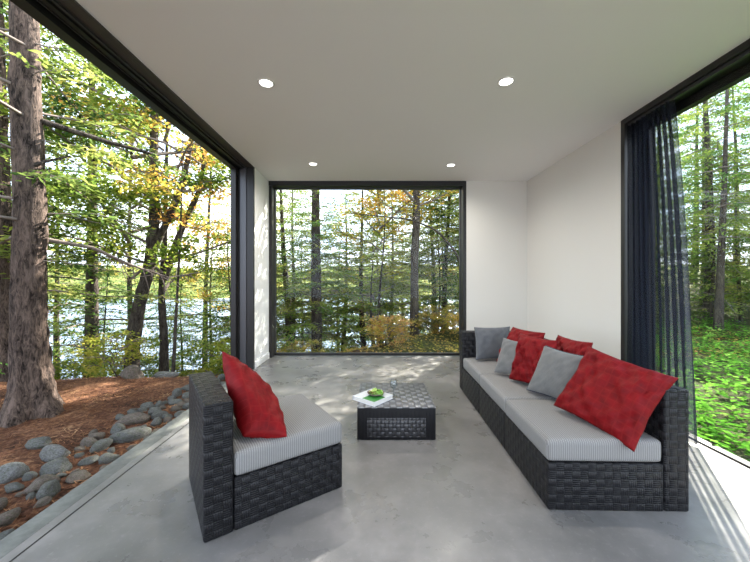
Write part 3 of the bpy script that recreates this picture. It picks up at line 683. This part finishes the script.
tree('hemlock_tree', 'dark green hemlock filling the right edge of the back window', 3.0, 10.6, 'hemlock', 'hemlock needles', 'dark bark', 0.10, 6.6, fz=0.72, seed=12, rz=0.2)
big = [o for o in COL.objects if o.name == 'pine_tree'][0]
link('limb', tubes_me('limb', twiggy([(0.05, 0.05, 2.95), (0.35, 0.45, 2.92), (0.60, 0.95, 2.95), (0.75, 1.45, 3.2), (0.72, 1.9, 3.45)], 0.030, 1), 6), 'dark bark', big)
link('limb', tubes_me('limb', twiggy([(0.05, 0.05, 1.78), (0.30, 0.35, 1.72), (0.45, 0.7, 1.55), (0.60, 1.2, 1.40), (0.70, 1.8, 1.48)], 0.024, 2, 26, 0.4), 6), 'dead wood', big)
link('limb', tubes_me('limb', twiggy([(0.03, -0.05, 2.45), (0.16, -0.02, 2.52), (0.30, 0.1, 2.62)], 0.022, 3, 4, 0.15), 6), 'dark bark', big)
tree('maple_tree', 'low fresh-green leafy tree in the centre of the back window', 0.0, 9.4, 'sapling', 'maple leaves', 'dark bark', 0.05, 3.8, seed=21, fs=1.25, fz=1.0)
tree('maple_tree', 'small tree with orange-yellow leaves just left of the tall yellow-leaved tree', 0.15, 9.0, 'yellow', 'yellow leaves', 'dark bark', 0.05, 4.9, seed=22, rz=2.6, fs=0.85, fz=1.0, foliage_dz=0.8)
# bent sapling arching across the window
e = tag(empty('sapling', (1.98, 6.9, gz(1.98, 6.9) - 0.05)), 'thin bent sapling arching over to the left across the back window', 'tree')
arch = [(0.0, 0, 0), (0.03, 0, 0.6), (-0.02, 0.02, 1.3), (-0.25, 0.05, 1.95), (-0.65, 0.05, 2.4), (-1.2, 0.0, 2.62), (-1.8, 0, 2.68), (-2.5, 0, 2.75)]
link('trunk', trunk_me(arch, [0.030, 0.028, 0.026, 0.024, 0.020, 0.016, 0.012, 0.005], 8, 0, 0.03), 'dark bark', e)
# right side
tree('spruce_tree', 'straight slim spruce seen through the right window past the curtain', 8.05, 7.7, 'hemlock', 'hemlock needles', 'dark bark', 0.09, 9, seed=13, rz=0.7, fs=0.85, foliage_dz=1.4,
     path=[(0, 0, 0), (0.06, 0, 1.5), (0.14, 0, 3.2), (0.2, 0, 5), (0.3, 0, 9)], flare=0.2)

rnd = random.Random(77)
def scatter(lst, name, label, kind, leafmat, barkmat, rad, H, cat, group, smin=0.85, smax=1.15, foliage_dz=0.0):
    for k, (x, y) in enumerate(lst):
        s = rnd.uniform(smin, smax)
        tree(name, label if isinstance(label, str) else label[k], x, y, kind, leafmat, barkmat, rad * s, H * s, cat, group, fs=s, fz=s, rz=rnd.uniform(0, 6.28), seed=100 + k, nseg=9, foliage_dz=foliage_dz)
# left slope
scatter([(-7.6, 6.3), (-9.2, 8.3), (-8.3, 11.2), (-6.7, 13.0), (-11.5, 12), (-4.9, 15.0), (-13, 9)], 'pine_tree', 'one of the indistinct pines on the lake slope beyond the massive trunk', 'pine', 'pine needles', 'dark bark', 0.13, 12, 'tree', 'pines on the left lake slope')
scatter([(-5.6, 5.5), (-6.9, 5.0), (-5.6, 8.9), (-7.6, 9.3), (-4.2, 9.8), (-8.9, 6.6), (-3.6, 8.2), (-6.5, 11)], 'hemlock_tree', 'one of the low layered hemlocks on the bank seen through the left opening', 'fir', 'hemlock needles', 'dark bark', 0.05, 5, 'tree', 'young hemlocks on the left bank')
scatter([(-3.0, 13.5), (-1.9, 16.5), (0.2, 19.0), (-0.3, 10.2), (-4.2, 12.6), (-1.2, 12.4), (-2.7, 10.6), (0.3, 14.2)], 'pine_tree', 'one of the hazy pines by the lake shore in the middle of the back window', 'young', 'pine needles', 'dark bark', 0.10, 6.8, 'tree', 'pines by the shore behind the back window', 1.0, 1.25)
scatter([(2.2, 12.0), (3.3, 15.0), (1.6, 17.0), (4.2, 12.4), (2.2, 10.2), (2.9, 9.0)], 'pine_tree', 'one of the pines standing behind the yellow-leaved tree', 'young', 'pine needles', 'dark bark', 0.10, 6.8, 'tree', 'pines behind the yellow-leaved tree', 0.9, 1.2)
scatter([(1.9, 9.8), (2.7, 8.8)], 'hemlock_tree', ['young fir right behind the yellow-leaved tree', 'young fir by the dark hemlock at the right edge of the back window'], 'fir', 'hemlock needles', 'dark bark', 0.04, 5, 'tree', None, 0.75, 0.95)
# forest on the right
F = [(9.8, 9.6), (11.5, 11.5), (10.4, 12.8), (13.5, 11.2), (12.6, 14.6), (15.5, 14), (9.2, 14.5), (16.5, 17), (13, 18.5), (18, 13.5), (10.6, 7.9), (13.8, 8.6)]
scatter(F, 'spruce_tree', 'one of the crowded spruces of the dense forest beyond the right window', 'hemlock', 'hemlock needles', 'dark bark', 0.12, 9, 'tree', 'forest beyond the right window', 1.0, 1.3)
scatter([(8.9, 8.7), (7.4, 8.9), (10.2, 9.2), (9.9, 6.9)], 'fir_tree', 'one of the short firs under the forest beyond the right window', 'fir', 'pine needles', 'dark bark', 0.05, 5, 'tree', 'young firs beyond the right window', 0.7, 1.0)
# shrubs just outside the back window and on the bank
for k in range(22):
    x = -2.2 + 0.26 * k + rnd.uniform(-0.15, 0.15); y = 6.0 + rnd.uniform(0, 3.2) + 0.35 * max(0, x)
    s = rnd.uniform(0.32, 0.68); sm = rnd.choice(['autumn leaves', 'autumn leaves', 'yellow leaves', 'maple leaves'])
    e = tree('shrub', 'one of the low autumn shrubs along the outside of the back window', x, y, None, None, 'dark bark', 0.012, 0.5, 'shrub', 'autumn shrubs outside the back window', seed=k)
    for nm, me, mt in (('branches', VAR['shrub'][0], 'dead wood'), ('foliage', VAR['shrub'][1], sm)):
        o = bpy.data.objects.new(nm, me); COL.objects.link(o); o.parent = e; o.scale = (s, s, s * 0.9); o.rotation_euler = (0, 0, rnd.uniform(0, 6.28))
        if not me.materials: me.materials.append(M[mt])
        o.material_slots[0].link = 'OBJECT'; o.material_slots[0].material = M[mt]
for k in range(11):
    x = -7.6 + 0.50 * k + rnd.uniform(-0.2, 0.2); y = 5.0 + rnd.uniform(0, 2.6); s = rnd.uniform(0.45, 0.85)
    e = tree('shrub', 'one of the leafy green shrubs on the bank beyond the needle-covered ground', x, y, None, None, 'dark bark', 0.012, 0.5, 'shrub', 'green shrubs on the left bank', seed=k)
    for nm, me, mt in (('branches', VAR['shrub'][0], 'dead wood'), ('foliage', VAR['shrub'][1], 'maple leaves')):
        o = bpy.data.objects.new(nm, me); COL.objects.link(o); o.parent = e; o.scale = (s, s, s); o.rotation_euler = (0, 0, rnd.uniform(0, 6.28))
        o.material_slots[0].link = 'OBJECT'; o.material_slots[0].material = M[mt]
# far shore
rnd2 = random.Random(9)
for k in range(110):
    x = rnd2.uniform(-200, 95); y = rnd2.uniform(104, 150)
    kd = 'farfir' if rnd2.random() < 0.55 else 'farmaple'; s = rnd2.uniform(0.5, 0.9)
    z = float(hill_h(np.array(x), np.array(y))) - 0.3
    lab = 'one of the tiny evergreens on the far lake shore' if kd == 'farfir' else 'one of the tiny autumn-coloured trees on the far lake shore'
    e = tag(empty('shore_tree', (x, y, z)), lab, 'tree', 'far shore evergreens' if kd == 'farfir' else 'far shore autumn trees')
    mt = rnd2.choice(['hemlock needles', 'pine needles']) if kd == 'farfir' else rnd2.choice(['maple leaves', 'yellow leaves', 'autumn leaves'])
    for nm, me, m_ in (('trunk', VAR[kd][0], 'dead wood'), ('foliage', VAR[kd][1], mt)):
        o = bpy.data.objects.new(nm, me); COL.objects.link(o); o.parent = e; o.scale = (s, s, s); o.rotation_euler = (0, 0, k)
        if not me.materials: me.materials.append(M[m_])
        o.material_slots[0].link = 'OBJECT'; o.material_slots[0].material = M[m_]

# ------------------------------------------------------------------ ground cover on the right
rs = np.random.RandomState(4); n = 2600
px = 2.50 + 6.5 * rs.rand(n) ** 1.2; py = rs.uniform(-0.5, 9.0, n)
keep = (py > (px - 2.3) * 0.55 - 0.3); px, py = px[keep], py[keep]
C = []; A = []; B = []
for x, y in zip(px, py):
    z = gz(x, y); h = rs.uniform(0.05, 0.24); m = rs.randint(9, 17)
    az = rs.uniform(0, 2 * PI, m); r = rs.uniform(0.02, 0.10, m)
    d = np.stack([np.cos(az), np.sin(az), rs.uniform(-0.3, 0.35, m)], 1)
    C.append(np.array([x, y, z + h]) + d * r[:, None] + np.stack([az * 0, az * 0, rs.uniform(-0.8, 0.1, m) * h], 1)); A.append(unit(d) * rs.uniform(0.022, 0.045, (m, 1)))
    B.append(unit(np.cross(d, [0, 0, 1.0])) * rs.uniform(0.016, 0.028, (m, 1)))
tag(link('ground_cover', quad_mesh('ground cover', quads(np.concatenate(C), np.concatenate(A), np.concatenate(B))), 'ground leaves'), 'bright green leafy ground cover outside the right window', 'plants', kind='stuff')
# fallen needles on the left
n = 26000; x = rs.uniform(-8.0, -1.76, n); y = rs.uniform(0.2, 4.9, n); z = ground_h(x, y) + rs.uniform(0.001, 0.014, n)
C = np.stack([x, y, z], 1); az = rs.uniform(0, 2 * PI, n); A = np.stack([np.cos(az), np.sin(az), rs.uniform(-0.12, 0.22, n)], 1) * rs.uniform(0.018, 0.045, (n, 1)); B = unit(np.cross(A, [0, 0, 1.0])) * 0.0028
tag(link('needle_litter', quad_mesh('needle litter', quads(C, A, B)), 'needle litter'), 'brown fallen pine needles on the ground by the left opening', 'pine needles', kind='stuff')

n = 16000; x = rs.uniform(-3.5, 8.0, n); y = rs.uniform(5.35, 12.0, n); z = ground_h(x, y) + rs.uniform(0.005, 0.05, n)
C = np.stack([x, y, z], 1); az = rs.uniform(0, 2 * PI, n); A = np.stack([np.cos(az), np.sin(az), rs.uniform(-0.4, 0.4, n)], 1) * rs.uniform(0.02, 0.045, (n, 1)); B = unit(np.cross(A, [0, 0, 1.0])) * 0.022
tag(link('leaf_litter', quad_mesh('leaf litter', quads(C, A, B)), 'autumn leaves'), 'fallen yellow and rust leaves on the slope outside the back window', 'fallen leaves', kind='stuff')

# ------------------------------------------------------------------ rocks along the slab
def rock_me(seed):
    rs = np.random.RandomState(seed); bm = bmesh.new(); bmesh.ops.create_icosphere(bm, subdivisions=3, radius=1)
    pl = [(unit(rs.normal(0, 1, 3)), rs.uniform(0.62, 0.9)) for _ in range(8)]; ph = rs.uniform(0, 6, 6)
    for v in bm.verts:
        c = np.array(v.co)
        for nn, dd in pl:
            e_ = c @ nn - dd
            if e_ > 0: c = c - nn * e_ * 0.85
        c = c * (1 + 0.05 * math.sin(4 * c[0] + ph[0]) * math.sin(5 * c[1] + ph[1]) + 0.03 * math.sin(9 * c[2] + ph[2]))
        v.co = c
    me = bpy.data.meshes.new('rock'); bm.to_mesh(me); bm.free()
    for p in me.polygons: p.use_smooth = True
    return me
ROCKS = [rock_me(s) for s in range(6)]
def rock(x, y, sx, sy, sz, mat, label, group='rocks along the slab edge', k=0, sink=0.35):
    me = ROCKS[k % 6]; o = bpy.data.objects.new('rock', me); COL.objects.link(o)
    if not me.materials: me.materials.append(M['rock'])
    o.material_slots[0].link = 'OBJECT'; o.material_slots[0].material = M[mat]
    o.location = (x, y, gz(x, y) + sz * (1 - 2 * sink) * 0.9); o.scale = (sx, sy, sz); o.rotation_euler = (rnd.uniform(-0.2, 0.2), rnd.uniform(-0.2, 0.2), rnd.uniform(0, 6.28))
    tag(o, label, 'rock', group); return o
bigr = [(-2.02, 1.36, .17, .11, .085, 'rock', 'large grey rock at the bottom-left corner of the picture'),
       (-2.02, 1.62, .10, .08, .06, 'brown rock', 'brown rock against the slab just above the corner rock'),
       (-2.42, 2.18, .10, .085, .07, 'pale rock', 'pale rounded rock, brightest of the near rocks'),
       (-2.36, 2.44, .13, .08, .06, 'pale rock', 'pale flat-topped rock just beyond the rounded bright one'),
       (-2.62, 2.58, .09, .07, .05, 'rock', 'bluish grey rock on the outer side of the rock row'),
       (-2.02, 2.72, .15, .09, .07, 'rock', 'broad grey rock at the middle of the rock row'),
       (-2.22, 3.02, .17, .06, .07, 'brown rock', 'long slanted rock lying on the middle of the row')]
placed = []
for k, (x, y, a_, b_, c_, mt, lab) in enumerate(bigr):
    rock(x, y, a_, b_, c_, mt, lab, k=k); placed.append((x, y, max(a_, b_)))
tries = 0; cnt = 0
while cnt < 130 and tries < 6000:
    tries += 1
    y = rnd.uniform(0.9, 4.4); wdt = 0.62 if y < 3.4 else 0.45; x = -1.80 - rnd.random() ** 1.1 * wdt
    s = rnd.uniform(0.03, 0.085)
    if any((x - a_) ** 2 + (y - b_) ** 2 < (0.72 * (s + c_)) ** 2 for a_, b_, c_ in placed): continue
    if x + s > -1.735: continue
    placed.append((x, y, s)); cnt += 1
    rock(x, y, s * rnd.uniform(0.9, 1.25), s * rnd.uniform(0.7, 1), s * rnd.uniform(0.5, 0.8), rnd.choice(['rock', 'rock', 'brown rock']), 'one of the small mixed stones filling the row along the slab edge', 'small stones along the slab edge', k=rnd.randrange(6))
rock(-3.25, 4.45, .17, .14, .13, 'brown rock', 'dark boulder at the top of the bank left of the chair', None, 2)
rock(-2.95, 4.62, .20, .12, .08, 'pale rock', 'low pale boulder beside the dark boulder on the bank', None, 4)
